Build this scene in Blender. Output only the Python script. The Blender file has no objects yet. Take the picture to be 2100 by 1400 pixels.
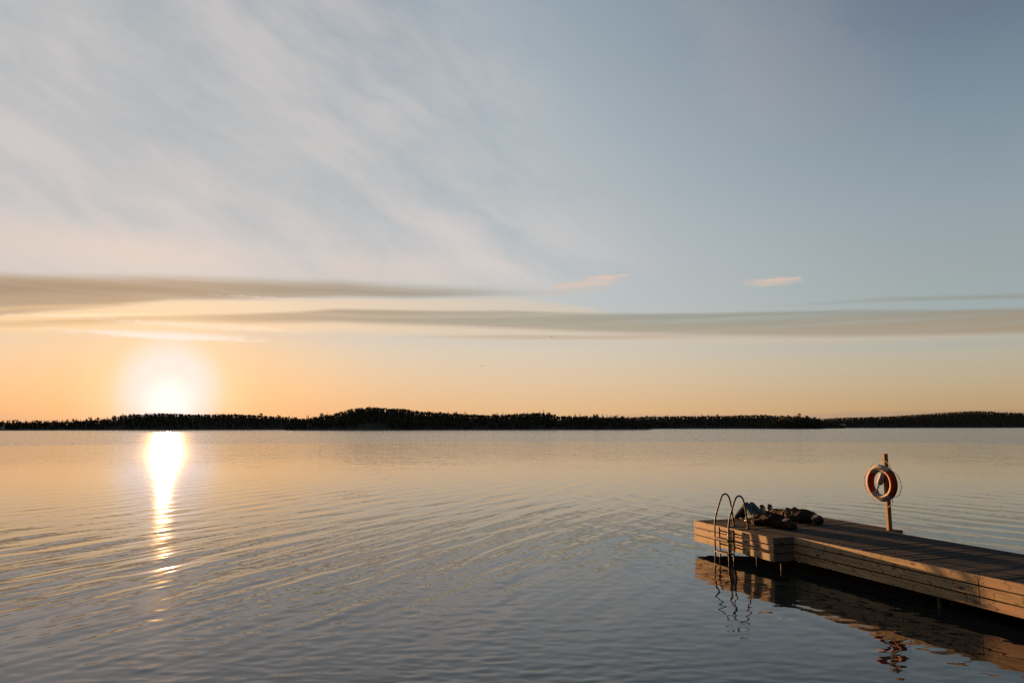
import bpy, bmesh, math, random
import numpy as np
from mathutils import Vector, Matrix, noise as mnoise

random.seed(7)
rng = np.random.default_rng(7)
R = math.radians
S = bpy.context.scene

# ------------------------------------------------------------------ camera
CAM_H = 2.72
cam_d = bpy.data.cameras.new('camera')
cam_d.sensor_width = 36.0
cam_d.lens = 25.37
cam_d.clip_start = 0.1
cam_d.clip_end = 60000
cam = bpy.data.objects.new('camera', cam_d)
S.collection.objects.link(cam)
cam.matrix_world = (Matrix.Translation((0, 0, CAM_H)) @ Matrix.Rotation(R(90) + math.atan(176.5 / 1480), 4, 'X')
                    @ Matrix.Rotation(-0.0019, 4, 'Z'))
S.camera = cam

# ------------------------------------------------------------------ exposure
S.view_settings.view_transform = 'Standard'
S.view_settings.look = 'None'
S.view_settings.exposure = 2.4
S.view_settings.gamma = 1.0
EXP = 2.0 ** 2.4
S.cycles.use_denoising = False
S.cycles.sample_clamp_indirect = 6.0
S.cycles.max_bounces = 8
S.cycles.caustics_reflective = False

SUN_AZ, SUN_EL = -25.4, 2.0            # degrees, azimuth from +Y towards +X
sun_dir = Vector((math.sin(R(SUN_AZ)) * math.cos(R(SUN_EL)), math.cos(R(SUN_AZ)) * math.cos(R(SUN_EL)), math.sin(R(SUN_EL))))

# ------------------------------------------------------------------ tiny node language
class V:
    """a value socket (or number) in a node tree, with arithmetic"""
    def __init__(s, nt, x): s.nt = nt; s.x = x
    def m(s, op, *a):
        n = s.nt.nodes.new('ShaderNodeMath'); n.operation = op
        for i, q in enumerate((s,) + a):
            q = q.x if isinstance(q, V) else q
            if isinstance(q, (int, float)): n.inputs[i].default_value = q
            else: s.nt.links.new(q, n.inputs[i])
        return V(s.nt, n.outputs[0])
    def __add__(s, o): return s.m('ADD', o)
    def __radd__(s, o): return s.m('ADD', o)
    def __sub__(s, o): return s.m('SUBTRACT', o)
    def __rsub__(s, o): return V(s.nt, o).m('SUBTRACT', s) if not isinstance(o, V) else o.m('SUBTRACT', s)
    def __mul__(s, o): return s.m('MULTIPLY', o)
    def __rmul__(s, o): return s.m('MULTIPLY', o)
    def __truediv__(s, o): return s.m('DIVIDE', o)
    def abs(s): return s.m('ABSOLUTE')
    def smooth(s, a, b):
        n = s.nt.nodes.new('ShaderNodeMapRange'); n.interpolation_type = 'SMOOTHSTEP'
        s.nt.links.new(s.x, n.inputs[0])
        for i, q in ((1, a), (2, b)):
            if isinstance(q, V): s.nt.links.new(q.x, n.inputs[i])
            else: n.inputs[i].default_value = q
        return V(s.nt, n.outputs[0])
    def lin(s, a, b, c=0., d=1.):
        n = s.nt.nodes.new('ShaderNodeMapRange')
        s.nt.links.new(s.x, n.inputs[0])
        for i, q in ((1, a), (2, b), (3, c), (4, d)): n.inputs[i].default_value = q
        return V(s.nt, n.outputs[0])

def to_lin(c):
    f = lambda v: v / 12.92 if v <= .04045 else ((v + .055) / 1.055) ** 2.4
    return tuple(f(q / 255) for q in c) + (1.,)

def ramp(v, lo, hi, stops, srgb=True, interp='LINEAR'):
    """colour ramp of v over lo..hi; stops = [(value, colour)]"""
    nt = v.nt
    n = nt.nodes.new('ShaderNodeValToRGB'); cr = n.color_ramp; cr.interpolation = interp
    t = v.lin(lo, hi)
    nt.links.new(t.x, n.inputs[0])
    stops = sorted(stops, key=lambda q: q[0])
    while len(cr.elements) < len(stops): cr.elements.new(.5)
    for e, (p, c) in zip(cr.elements, stops):
        e.position = max(0, min(1, (p - lo) / (hi - lo)))
        e.color = to_lin(c) if srgb else (tuple(c) + (1.,) if not isinstance(c, (int, float)) else (c, c, c, 1.))
    return n.outputs[0]

def curve1(v, lo, hi, pts):
    """piecewise-linear number function of v: normalised into a ramp"""
    ys = [p[1] for p in pts]; a, b = min(ys), max(ys)
    if b - a < 1e-9: return V(v.nt, a) + 0.0
    s = ramp(v, lo, hi, [(x, (y - a) / (b - a)) for x, y in pts], srgb=False, interp='LINEAR')
    g = v.nt.nodes.new('ShaderNodeSeparateColor'); v.nt.links.new(s, g.inputs[0])
    return V(v.nt, g.outputs[0]) * (b - a) + a

def mixc(nt, f, a, b, blend='MIX'):
    n = nt.nodes.new('ShaderNodeMix'); n.data_type = 'RGBA'; n.blend_type = blend; n.clamp_factor = True
    for i, q in ((0, f), (6, a), (7, b)):
        if isinstance(q, V): q = q.x
        if isinstance(q, (int, float)): n.inputs[i].default_value = q
        elif isinstance(q, tuple): n.inputs[i].default_value = q if len(q) == 4 else q + (1.,)
        else: nt.links.new(q, n.inputs[i])
    return n.outputs[2]

def comb(nt, x, y, z):
    n = nt.nodes.new('ShaderNodeCombineXYZ')
    for i, q in enumerate((x, y, z)):
        if isinstance(q, V): nt.links.new(q.x, n.inputs[i])
        else: n.inputs[i].default_value = q
    return n.outputs[0]

def noise(nt, vec, scale, detail=2., rough=.5, dist=0., color=False):
    n = nt.nodes.new('ShaderNodeTexNoise')
    nt.links.new(vec, n.inputs['Vector'])
    n.inputs['Scale'].default_value = scale; n.inputs['Detail'].default_value = detail
    n.inputs['Roughness'].default_value = rough; n.inputs['Distortion'].default_value = dist
    return n.outputs['Color'] if color else V(nt, n.outputs['Fac'])

# ------------------------------------------------------------------ sky
W = bpy.data.worlds.new('World'); S.world = W; W.use_nodes = True
nt = W.node_tree
for n in list(nt.nodes): nt.nodes.remove(n)
tc = nt.nodes.new('ShaderNodeTexCoord')
sep = nt.nodes.new('ShaderNodeSeparateXYZ'); nt.links.new(tc.outputs['Generated'], sep.inputs[0])
dx, dy, dz = (V(nt, sep.outputs[i]) for i in range(3))
az = dx.m('ARCTAN2', dy) * 57.29578
el = dz.m('ARCSINE') * 57.29578
vd = nt.nodes.new('ShaderNodeVectorMath'); vd.operation = 'DOT_PRODUCT'
nt.links.new(tc.outputs['Generated'], vd.inputs[0]); vd.inputs[1].default_value = sun_dir
theta = V(nt, vd.outputs['Value']).m('MINIMUM', .999999).m('ARCCOSINE') * 57.29578
LO, HI = -2., 60.
left = ramp(el, LO, HI, [(-2, (222, 158, 108)), (0.2, (236, 168, 122)), (1.3, (240, 182, 132)), (3.2, (240, 196, 152)), (5.1, (234, 206, 174)),
                         (6.2, (226, 206, 182)), (8.4, (214, 204, 194)), (11, (205, 202, 198)), (15.5, (195, 196, 197)),
                         (21.5, (184, 188, 190)), (27.5, (172, 180, 184)), (40, (108, 124, 140)), (60, (46, 58, 74))])
cent = ramp(el, LO, HI, [(-2, (215, 160, 115)), (0.2, (226, 176, 128)), (1.4, (230, 188, 142)), (3.7, (225, 198, 166)), (6.0, (216, 203, 184)),
                         (7.2, (205, 200, 190)), (9.9, (192, 198, 199)), (13, (189, 195, 198)), (18.3, (178, 188, 193)),
                         (25.5, (166, 179, 187)), (32, (153, 168, 179)), (42, (90, 108, 128)), (60, (46, 58, 74))])
right = ramp(el, LO, HI, [(-2, (165, 130, 90)), (0.15, (184, 148, 104)), (1.1, (190, 158, 116)), (3, (190, 171, 140)), (4.9, (184, 177, 158)),
                          (5.9, (172, 174, 166)), (8.1, (158, 172, 173)), (10.7, (156, 167, 169)), (15.1, (147, 161, 169)),
                          (21.2, (127, 145, 158)), (27, (108, 123, 141)), (42, (64, 78, 98)), (60, (42, 54, 70))])
back = ramp(el, LO, HI, [(-2, (30, 34, 40)), (2, (44, 48, 56)), (10, (52, 58, 68)), (25, (46, 56, 70)), (60, (40, 52, 68))])
base = mixc(nt, az.smooth(-34., 2.), left, cent)
base = mixc(nt, az.smooth(-2., 38.), base, right)
base = mixc(nt, az.abs().smooth(45., 120.), base, back)

# high cirrus: streaky noise, drifting down to the right
sx = az * .75 + el * .62; sy = el * .80 - az * -.36
warp = noise(nt, comb(nt, az, el, 0.), .07, 3., .55)
sv = comb(nt, (az * .90 - el * .40) * .34 + warp * 3.2, (az * .44 + el * .90) + warp * 7.0, 0.)
n1 = noise(nt, sv, .13, 6., .58)
n2 = noise(nt, comb(nt, az * .5 + 9., el, 3.), .22, 6., .62)
n3 = noise(nt, comb(nt, az, el * 1.2, 7.), .055, 3., .5)
n4 = noise(nt, comb(nt, (az * .90 - el * .45) * .30 + warp * 2.0, (az * .46 + el * .90) * 1.2 + warp * 7.0, 11.), .19, 6., .60)
cir = (n1 * .50 + n2 * .18 + n4 * .32).smooth(.37, .61)
edge = az + el * .55 + (n2 - .5) * 9.                  # the bank of cirrus ends along a slanting edge
cmask = edge.smooth(25., 3.) * el.smooth(9., 13.)
rmask = (az - 22. - (el - 26.) * -.7 + (n2 - .5) * 14.).abs().smooth(7.5, 1.5) * (el - 26.).abs().smooth(8., 2.) * .5
cfac = (cir * cmask * .95 + rmask * (n1 * .6 + n2 * .6)).m('MINIMUM', 1.) * .92
ccol = ramp(el, 8., 40., [(8, (222, 212, 206)), (14, (214, 206, 204)), (20, (207, 201, 200)), (30, (201, 197, 197)), (40, (176, 176, 180))])
ccol = mixc(nt, az.smooth(0., 30.), ccol, to_lin((150, 152, 160)))
base = mixc(nt, cfac, base, ccol)
# darker blue-grey gaps between the streaks
base = mixc(nt, (1. - cir) * cmask * .26, base, to_lin((160, 173, 182)))
# warm cream tint just above the stratus on the left
base = mixc(nt, (el - 12.3).abs().smooth(2.2, .2) * az.smooth(4., -12.) * n3.smooth(.38, .62) * .55, base, to_lin((226, 208, 196)))

# stratus bands: centre / half width / opacity against azimuth
wob = (noise(nt, comb(nt, az * .08, el * .5, 2.), 1., 4., .55) - .5)
fine = (noise(nt, comb(nt, az * .035, el * 2.2, 5.), 1., 5., .62) - .5)
def band(col, lo_pts, hi_pts, op_pts, soft_lo, soft_hi, w=.5, inner=.0):
    global base
    lo_ = curve1(az, -60., 60., lo_pts); hi_ = curve1(az, -60., 60., hi_pts); op = curve1(az, -60., 60., op_pts)
    e = el + wob * w + fine * w * .6
    f = (e - lo_).smooth(-soft_lo * .5, soft_lo) * (hi_ - e).smooth(-soft_hi * .5, soft_hi) * op
    if inner: f = f * (1. - fine.smooth(-.05, .22) * inner)
    base = mixc(nt, f, base, col)
bcol = ramp(az, -45., 45., [(-45, (166, 146, 124)), (-28, (172, 150, 126)), (-13, (166, 154, 136)), (0, (164, 159, 144)), (15, (155, 156, 144)), (35, (146, 146, 136)), (45, (140, 142, 136))])
bcol2 = mixc(nt, el.smooth(8.6, 6.4), bcol, ramp(az, -45., 45., [(-45, (200, 165, 125)), (0, (192, 172, 145)), (40, (160, 146, 126))]))
glow = ramp(az, -45., 45., [(-45, (244, 205, 158)), (-30, (250, 216, 170)), (-20, (250, 218, 178)), (0, (228, 202, 172)), (40, (205, 184, 158))])
# lit undersides / gaps
band(glow, [(-60, 5.2), (-35, 6.1), (-25, 7.0), (-13, 7.3), (0, 6.9), (13, 6.4), (25, 5.9), (60, 4.8)],
     [(-60, 6.6), (-35, 7.7), (-25, 9.3), (-13, 10.1), (0, 10.4), (6, 9.6), (13, 7.3), (25, 6.7), (60, 5.8)],
     [(-60, .6), (-35, .8), (-25, .75), (-10, .6), (0, .5), (13, .45), (60, .35)], .5, .5, .3)
# upper stratus
band(bcol, [(-60, 5.5), (-40.7, 6.7), (-35.9, 7.25), (-31, 8.1), (-25.7, 9.1), (-13.5, 10.05), (-2, 10.3), (4, 10.5), (60, 10.5)],
     [(-60, 8.), (-40.7, 9.5), (-35.9, 10.0), (-25.7, 10.9), (-13.5, 11.4), (-2, 11.05), (4, 10.8), (60, 10.6)],
     [(-60, .9), (-35, .92), (-25, .9), (-13, .85), (-5, .75), (2, .35), (6, 0), (60, 0)], .3, .6, .45, .2)
# darker layer inside the upper stratus
band(ramp(az, -45., 45., [(-45, (150, 132, 112)), (-13, (152, 142, 126)), (0, (158, 152, 138)), (45, (150, 150, 140))]),
     [(-60, 7.), (-40.7, 8.0), (-35.9, 8.5), (-25.7, 9.5), (-13.5, 10.25), (60, 10.4)], [(-60, 7.6), (-40.7, 8.9), (-35.9, 9.35), (-25.7, 10.3), (-13.5, 10.9), (60, 10.6)],
     [(-60, .6), (-25, .55), (-8, .4), (0, 0), (60, 0)], .4, .4, .6, .5)
band(glow, [(-60, 6.), (-40.7, 7.0), (-35.9, 7.5), (-25.7, 8.9), (-13.5, 9.6), (60, 9.6)], [(-60, 6.3), (-40.7, 7.3), (-35.9, 7.85), (-25.7, 9.15), (-13.5, 9.9), (60, 9.8)],
     [(-60, .5), (-25, .5), (-8, .3), (2, 0), (60, 0)], .25, .25, .5, .4)
# lower stratus
band(bcol2, [(-60, 5.), (-40.5, 6.), (-35.6, 6.5), (-25.6, 7.5), (-13.5, 8.05), (-4, 7.9), (0, 7.75), (13.5, 7.05), (25.6, 6.4), (35.7, 5.9), (60, 4.6)],
     [(-60, 6.), (-40.5, 6.6), (-35.6, 7.0), (-25.6, 8.1), (-13.5, 9.15), (0, 9.3), (13.5, 8.85), (25.6, 8.4), (35.7, 7.65), (60, 5.8)],
     [(-60, .5), (-35.6, .6), (-25.6, .72), (-13.5, .85), (0, .9), (13, .92), (60, .95)], .35, .22, .25, .4)
# thin trailing lines
band(bcol2, [(-60, 6.), (-8, 7.0), (0, 6.95), (12, 6.8), (20, 6.4), (60, 5.)], [(-60, 6.2), (-8, 7.3), (0, 7.35), (12, 7.2), (20, 6.7), (60, 5.2)],
     [(-60, 0), (-10, 0), (0, .55), (10, .5), (18, 0), (60, 0)], .15, .15, .15)
band(bcol, [(-60, 8.), (20, 8.9), (28, 8.75), (40, 7.9), (60, 6.)], [(-60, 8.2), (20, 9.1), (28, 9.15), (40, 8.3), (60, 6.3)],
     [(-60, 0), (18, 0), (30, .5), (60, .6)], .15, .2, .15)
# low haze bank over the far shore
band(ramp(az, -45., 45., [(-45, (214, 175, 140)), (0, (200, 168, 145)), (40, (160, 138, 118))]),
     [(-60, .1), (60, .1)], [(-60, .9), (-30, .9), (-20, .7), (0, .8), (10, 1.0), (20, .85), (25, 1.1), (60, .9)],
     [(-60, .5), (-25, .3), (-18, .35), (0, .2), (8, .6), (60, .6)], .3, .2, .5)
n5 = noise(nt, comb(nt, az * .9, el * 3.4, 13.), 1., 5., .65)
# small pink clouds
def puff(ca, ce, ra, re, tilt, col, k):
    global base
    e = el - ce - (az - ca) * tilt
    q = (((az - ca) / ra).m('POWER', 2.) + (e / re).m('POWER', 2.)).m('SQRT') + fine * 1.5 + (n5 - .5) * 1.6
    base = mixc(nt, q.smooth(1.05, .35) * k, base, to_lin(col))
puff(6.0, 11.35, 4.2, .60, .10, (216, 197, 184), .8)
puff(7.6, 11.75, 2.1, .22, .03, (226, 196, 178), .8)
puff(4.5, 10.70, 5.0, .34, .07, (200, 192, 184), .7)
puff(20.1, 10.72, 2.7, .40, .0, (206, 190, 178), .8)
puff(20.6, 10.92, 1.9, .13, .01, (222, 194, 176), .7)
# horizon warmth and the bright aureole round the low sun
base = mixc(nt, theta.smooth(17., 2.) * el.smooth(9.5, 5.0) * .5, base, to_lin((247, 201, 148)))
asp = (((az - SUN_AZ) / 1.0).m('POWER', 2.) + ((el - 2.75) / 1.06).m('POWER', 2.)).m('SQRT')
base = mixc(nt, asp.smooth(7.0, 2.4) * .6, base, to_lin((249, 221, 184)))
base = mixc(nt, asp.smooth(4.3, 1.7), base, (.87, .80, .78, 1.))
base = mixc(nt, theta.smooth(2.4, .0) * .5, base, (1.5, 1.35, 1.25, 1.))
puff(-25.3, 6.6, 7.5, .42, .0, (244, 228, 214), .75)
puff(-25.5, 6.5, 4.5, .22, .0, (246, 234, 226), .8)
puff(-23.0, 7.4, 8.5, .30, -.01, (248, 226, 202), .6)
puff(-30.5, 7.75, 6.5, .14, .09, (250, 226, 192), .9)
puff(-12.5, 9.7, 11., .20, -.01, (222, 204, 186), .6)
sc = nt.nodes.new('ShaderNodeVectorMath'); sc.operation = 'SCALE'
nt.links.new(base, sc.inputs[0]); sc.inputs['Scale'].default_value = 1. / EXP
sky = nt.nodes.new('ShaderNodeTexSky'); sky.sky_type = 'NISHITA'; sky.sun_disc = False
sky.sun_elevation = R(SUN_EL); sky.sun_rotation = R(SUN_AZ); sky.dust_density = 2.0
bg1 = nt.nodes.new('ShaderNodeBackground'); nt.links.new(sc.outputs[0], bg1.inputs[0]); bg1.inputs[1].default_value = .96
bg2 = nt.nodes.new('ShaderNodeBackground'); nt.links.new(sky.outputs[0], bg2.inputs[0]); bg2.inputs[1].default_value = .0015
add = nt.nodes.new('ShaderNodeAddShader'); nt.links.new(bg1.outputs[0], add.inputs[0]); nt.links.new(bg2.outputs[0], add.inputs[1])
wo = nt.nodes.new('ShaderNodeOutputWorld'); nt.links.new(add.outputs[0], wo.inputs[0])

# ------------------------------------------------------------------ sun
sl = bpy.data.lights.new('sun', 'SUN'); sl.energy = 4.0; sl.angle = R(.55); sl.color = (1., .50, .19)
so = bpy.data.objects.new('sun', sl); S.collection.objects.link(so)
so.rotation_euler = (-sun_dir).to_track_quat('-Z', 'Y').to_euler()
so.location = (-60, 120, 40)

# ------------------------------------------------------------------ helpers
def link(name, me, mat=None, parent=None):
    o = bpy.data.objects.new(name, me); S.collection.objects.link(o)
    if mat is not None:
        for m in (mat if isinstance(mat, (list, tuple)) else (mat,)): me.materials.append(m)
    if parent is not None: o.parent = parent
    return o

def obj(name, bm, mat, parent=None, smooth=False):
    me = bpy.data.meshes.new(name)
    bmesh.ops.recalc_face_normals(bm, faces=bm.faces)
    bm.to_mesh(me); bm.free()
    if smooth: me.polygons.foreach_set('use_smooth', [True] * len(me.polygons))
    return link(name, me, mat, parent)

def npmesh(name, co, faces, smooth=True):
    me = bpy.data.meshes.new(name)
    k = faces.shape[1]
    me.vertices.add(len(co)); me.vertices.foreach_set('co', co.astype(np.float32).ravel())
    me.loops.add(faces.size); me.loops.foreach_set('vertex_index', faces.astype(np.int32).ravel())
    me.polygons.add(len(faces)); me.polygons.foreach_set('loop_start', np.arange(0, faces.size, k, dtype=np.int32))
    me.polygons.foreach_set('use_smooth', np.full(len(faces), smooth))
    me.update(calc_edges=True); me.validate()
    return me

def tag(o, label=None, cat=None, group=None, kind=None):
    if label: o['label'] = label
    if cat: o['category'] = cat
    if group: o['group'] = group
    if kind: o['kind'] = kind
    return o

def empty(name, loc=(0, 0, 0), rz=0., label=None, cat=None, group=None):
    o = bpy.data.objects.new(name, None); S.collection.objects.link(o)
    o.empty_display_size = .2
    o.location = loc; o.rotation_euler = (0, 0, rz)
    return tag(o, label, cat, group)

def box(bm, x0, x1, y0, y1, z0, z1, bevel=0.):
    t = bmesh.new()
    bmesh.ops.create_cube(t, size=1.)
    for v in t.verts:
        v.co = Vector(((x0 + x1) / 2 + v.co.x * (x1 - x0), (y0 + y1) / 2 + v.co.y * (y1 - y0), (z0 + z1) / 2 + v.co.z * (z1 - z0)))
    if bevel: bmesh.ops.bevel(t, geom=t.edges[:], offset=bevel, segments=1, affect='EDGES')
    me = bpy.data.meshes.new('t'); t.to_mesh(me); t.free(); bm.from_mesh(me); bpy.data.meshes.remove(me)

def smooth_path(pts, k=6, closed=False):
    P = [Vector(p) for p in pts]; n = len(P); out = []
    for i in range(n if closed else n - 1):
        a = P[(i - 1) % n] if closed or i else P[0] * 2 - P[1]
        b = P[i]; c = P[(i + 1) % n]
        d = P[(i + 2) % n] if closed or i + 2 < n else P[-1] * 2 - P[-2]
        for j in range(k):
            t = j / k
            out.append(.5 * ((2 * b) + (c - a) * t + (2 * a - 5 * b + 4 * c - d) * t * t + (3 * b - a - 3 * c + d) * t ** 3))
    if not closed: out.append(P[-1])
    return out

def tube(bm, pts, r, n=10, closed=False, k=6):
    P = smooth_path(pts, k, closed) if k else [Vector(p) for p in pts]
    rings = []; up = Vector((0.13, .27, .95)).normalized(); N = len(P)
    prev = None
    for i, p in enumerate(P):
        if closed: t = P[(i + 1) % N] - P[i - 1]
        else: t = P[min(i + 1, N - 1)] - P[max(i - 1, 0)]
        t.normalize()
        a = (prev - t * prev.dot(t)) if prev is not None else t.orthogonal()
        a.normalize(); prev = a; b = t.cross(a)
        rr = r[i * len(r) // N] if isinstance(r, (list, tuple)) else r
        rings.append([bm.verts.new(p + (a * math.cos(2 * math.pi * j / n) + b * math.sin(2 * math.pi * j / n)) * rr) for j in range(n)])
    for i in range(N if closed else N - 1):
        A, B = rings[i], rings[(i + 1) % N]
        off = 0
        if closed and i == N - 1:
            off = min(range(n), key=lambda o: sum((A[j].co - B[(j + o) % n].co).length for j in range(n)))
        for j in range(n):
            bm.faces.new((A[j], A[(j + 1) % n], B[(j + 1 + off) % n], B[(j + off) % n]))
    if not closed:
        bm.faces.new(rings[0]); bm.faces.new(rings[-1])

def material(name, rough=.6, color=(.5, .5, .5), metallic=0.):
    m = bpy.data.materials.new(name); m.use_nodes = True
    b = m.node_tree.nodes['Principled BSDF']
    b.inputs['Base Color'].default_value = tuple(color) + (1.,)
    b.inputs['Roughness'].default_value = rough; b.inputs['Metallic'].default_value = metallic
    return m, m.node_tree, b

# ------------------------------------------------------------------ water
def build_water():
    # one sheet: a fine polar grid in front of the camera foot, coarse elsewhere, out to the horizon
    az_f = np.radians(np.linspace(-43, 43, 1000))
    az_c1 = np.radians(np.linspace(-180, -44, 60)); az_c2 = np.radians(np.linspace(44, 180, 60))
    A = np.concatenate([az_c1, az_f, az_c2[:-1]])
    dep = np.linspace(300., 24., 470)                       # even steps of apparent height
    r = CAM_H * 722. / dep
    r = np.concatenate([[.5, 1.5, 3., 4.5, 5.6], r[r > 6.2], np.geomspace(r[-1] * 1.04, 5000, 40)])
    rr, aa = np.meshgrid(r, A, indexing='ij')
    X = rr * np.sin(aa); Y = rr * np.cos(aa)
    Z = np.zeros_like(X)
    near = np.clip((78 - rr) / 40, 0, 1); near = near * near * (3 - 2 * near)
    near *= np.clip((rr - 5) / 1.5, 0, 1) * (np.abs(aa) < R(44))
    # soft patch fields from low-frequency sines
    def patch(sc, seed, n=7):
        g = np.random.default_rng(seed); f = np.zeros_like(X)
        for _ in range(n):
            a = g.uniform(0, 2 * np.pi); k = sc * g.uniform(.5, 1.6); f += np.sin((X * np.cos(a) + Y * np.sin(a)) * k + g.uniform(0, 6.28))
        return f / math.sqrt(n / 2)
    # 1. wake-like swells fanning out from a line in front of the shore, crests broken along their length
    w1 = patch(.35, 3); w2 = patch(.22, 4); w3 = patch(.6, 14); w4 = patch(.13, 24)
    g = np.random.default_rng(31)
    fam_a = np.clip(.80 - (X - .10 * Y) / 9, 0, 1) ; fam_b = np.clip(.35 + (X - .10 * Y) / 9, 0, 1)
    base_amp = np.clip((rr - 6) / 9, .4, 1) * np.clip(1.2 - rr / 75, 0, 1)
    for fam, az0, n_, s0 in ((fam_a, 27, 40, .0130), (fam_b, -24, 30, .0118)):
        for i in range(n_):
            lam = g.uniform(.45, 1.55) if i % 2 else g.uniform(.20, .45)
            d = R(az0 + g.normal(0, 9.)); k = 2 * np.pi / lam              # crest azimuth; waves run across it
            nx, ny = math.cos(d), -math.sin(d)
            env = np.clip(.55 + .75 * np.sin(X * g.normal(0, .22) + Y * g.normal(0, .22) + g.uniform(0, 6.28)), .03, 1.3)
            sl = g.uniform(.5, 1.2) * s0 * (1. if lam > .45 else .95)
            Z += sl / k * fam * env * base_amp * np.sin(k * (X * nx + Y * ny) + g.uniform(0, 6.28) + g.normal() * 1.5 * w2 + g.normal() * .8 * w1)
    # 2. random ripples, crests mostly across the view
    g = np.random.default_rng(11)
    calm = np.clip(.72 + .34 * patch(.5, 21), .2, 1.4)
    for i in range(110):
        lam = .09 * (6.0 ** g.random()); d = g.normal(0, .38) + (math.pi if g.random() < .5 else 0)
        k = 2 * np.pi / lam; sl = .0088 * g.uniform(.5, 1.3) * (1.3 if lam < .32 else .6)
        ok = np.clip(1 - rr * rr / (CAM_H * 722) / (lam * .42), 0, 1)        # drop what the grid cannot carry
        Z += sl / k * ok * calm * np.sin(k * (X * np.sin(d) + Y * np.cos(d)) + g.uniform(0, 6.28) + .8 * w3 * g.normal())
    Z *= near
    co = np.stack([X, Y, Z], -1).reshape(-1, 3)
    nr, na = X.shape
    i = np.arange(nr - 1)[:, None]; j = np.arange(na)[None, :]; j2 = (j + 1) % na
    f = np.stack([i * na + j, i * na + j2, (i + 1) * na + j2, (i + 1) * na + j], -1).reshape(-1, 4)
    f = f[:, ::-1]
    # close the middle
    c = len(co); co = np.vstack([co, [[0, 0, 0]]])
    tri = np.stack([np.full(na, c), (np.arange(na) + 1) % na, np.arange(na), np.full(na, c)], -1)[:, :3]
    me = npmesh('water', co, f)
    bm = bmesh.new(); bm.from_mesh(me); bm.verts.ensure_lookup_table()
    for t in tri:
        try: bm.faces.new([bm.verts[k] for k in t]).smooth = True
        except ValueError: pass
    bm.to_mesh(me); bm.free()
    m, nt, b = material('lake_water', .02, (.007, .011, .013))
    b.inputs['IOR'].default_value = 1.55
    geo = nt.nodes.new('ShaderNodeNewGeometry')
    sp = nt.nodes.new('ShaderNodeSeparateXYZ'); nt.links.new(geo.outputs['Position'], sp.inputs[0])
    x, y = V(nt, sp.outputs[0]), V(nt, sp.outputs[1])
    dist = (x * x + y * y).m('SQRT')
    def slopes(scale, sx, sy, det=2., ox=0.):
        c = noise(nt, comb(nt, x * sx + ox, y * sy, ox), scale, det, .6, color=True)
        s = nt.nodes.new('ShaderNodeSeparateColor'); nt.links.new(c, s.inputs[0])
        return V(nt, s.outputs[0]) - .5, V(nt, s.outputs[1]) - .5
    ax, ay = slopes(1., 2.2, 5.5, 2., 3.)
    bx_, by_ = slopes(1., .5, 1.2, 2., 9.)
    mx_, my_ = slopes(1., 9., 17., 1., 5.)
    big = noise(nt, comb(nt, x * .012, y * .03, 0.), 1., 3., .55)
    fx_, fy_ = slopes(1., 3.2, 11., 1., 17.)
    mid = noise(nt, comb(nt, x * .10, y * .22, 4.), 1., 3., .6)
    # wind-ruffled strip along the far shore, glassy water before it
    ruf = (dist + (big - .5) * 45.).smooth(128., 150.)
    far = dist.smooth(28., 75.)
    k_mid = far * (.05 + .12 * mid.smooth(.42, .72)) * (1. - ruf) + ruf * 1.0
    k_big = far * .035 + ruf * .5
    k_mic = (1. - dist.smooth(20., 80.)) * .022
    ex = ax * k_mid * .6 + bx_ * k_big + mx_ * k_mic
    ey = ay * k_mid + by_ * k_big + my_ * k_mic + fy_ * (.035 + .045 * mid.smooth(.40, .70)) * (1. - dist.smooth(60., 120.)) * dist.smooth(8., 22.)
    nadd = nt.nodes.new('ShaderNodeVectorMath'); nadd.operation = 'ADD'
    nt.links.new(geo.outputs['Normal'], nadd.inputs[0]); nt.links.new(comb(nt, ex, ey, 0.), nadd.inputs[1])
    nn = nt.nodes.new('ShaderNodeVectorMath'); nn.operation = 'NORMALIZE'; nt.links.new(nadd.outputs[0], nn.inputs[0])
    nt.links.new(nn.outputs[0], b.inputs['Normal'])
    nt.links.new((.03 + dist.smooth(22., 85.) * .10 + ruf * .02).x, b.inputs['Roughness'])
    me.materials.append(m)
    o = bpy.data.objects.new('water', me); S.collection.objects.link(o)
    tag(o, 'calm lake water with long ripples and a bright sun path', kind='structure')
build_water()

# lake bed far below so the water is closed off
bm = bmesh.new(); bmesh.ops.create_grid(bm, x_segments=2, y_segments=2, size=5050)
for v in bm.verts: v.co.z = -3.
tag(obj('ground', bm, material('lake_bed', .9, (.03, .03, .025))[0]), 'dark bed of the lake', kind='structure')

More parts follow.
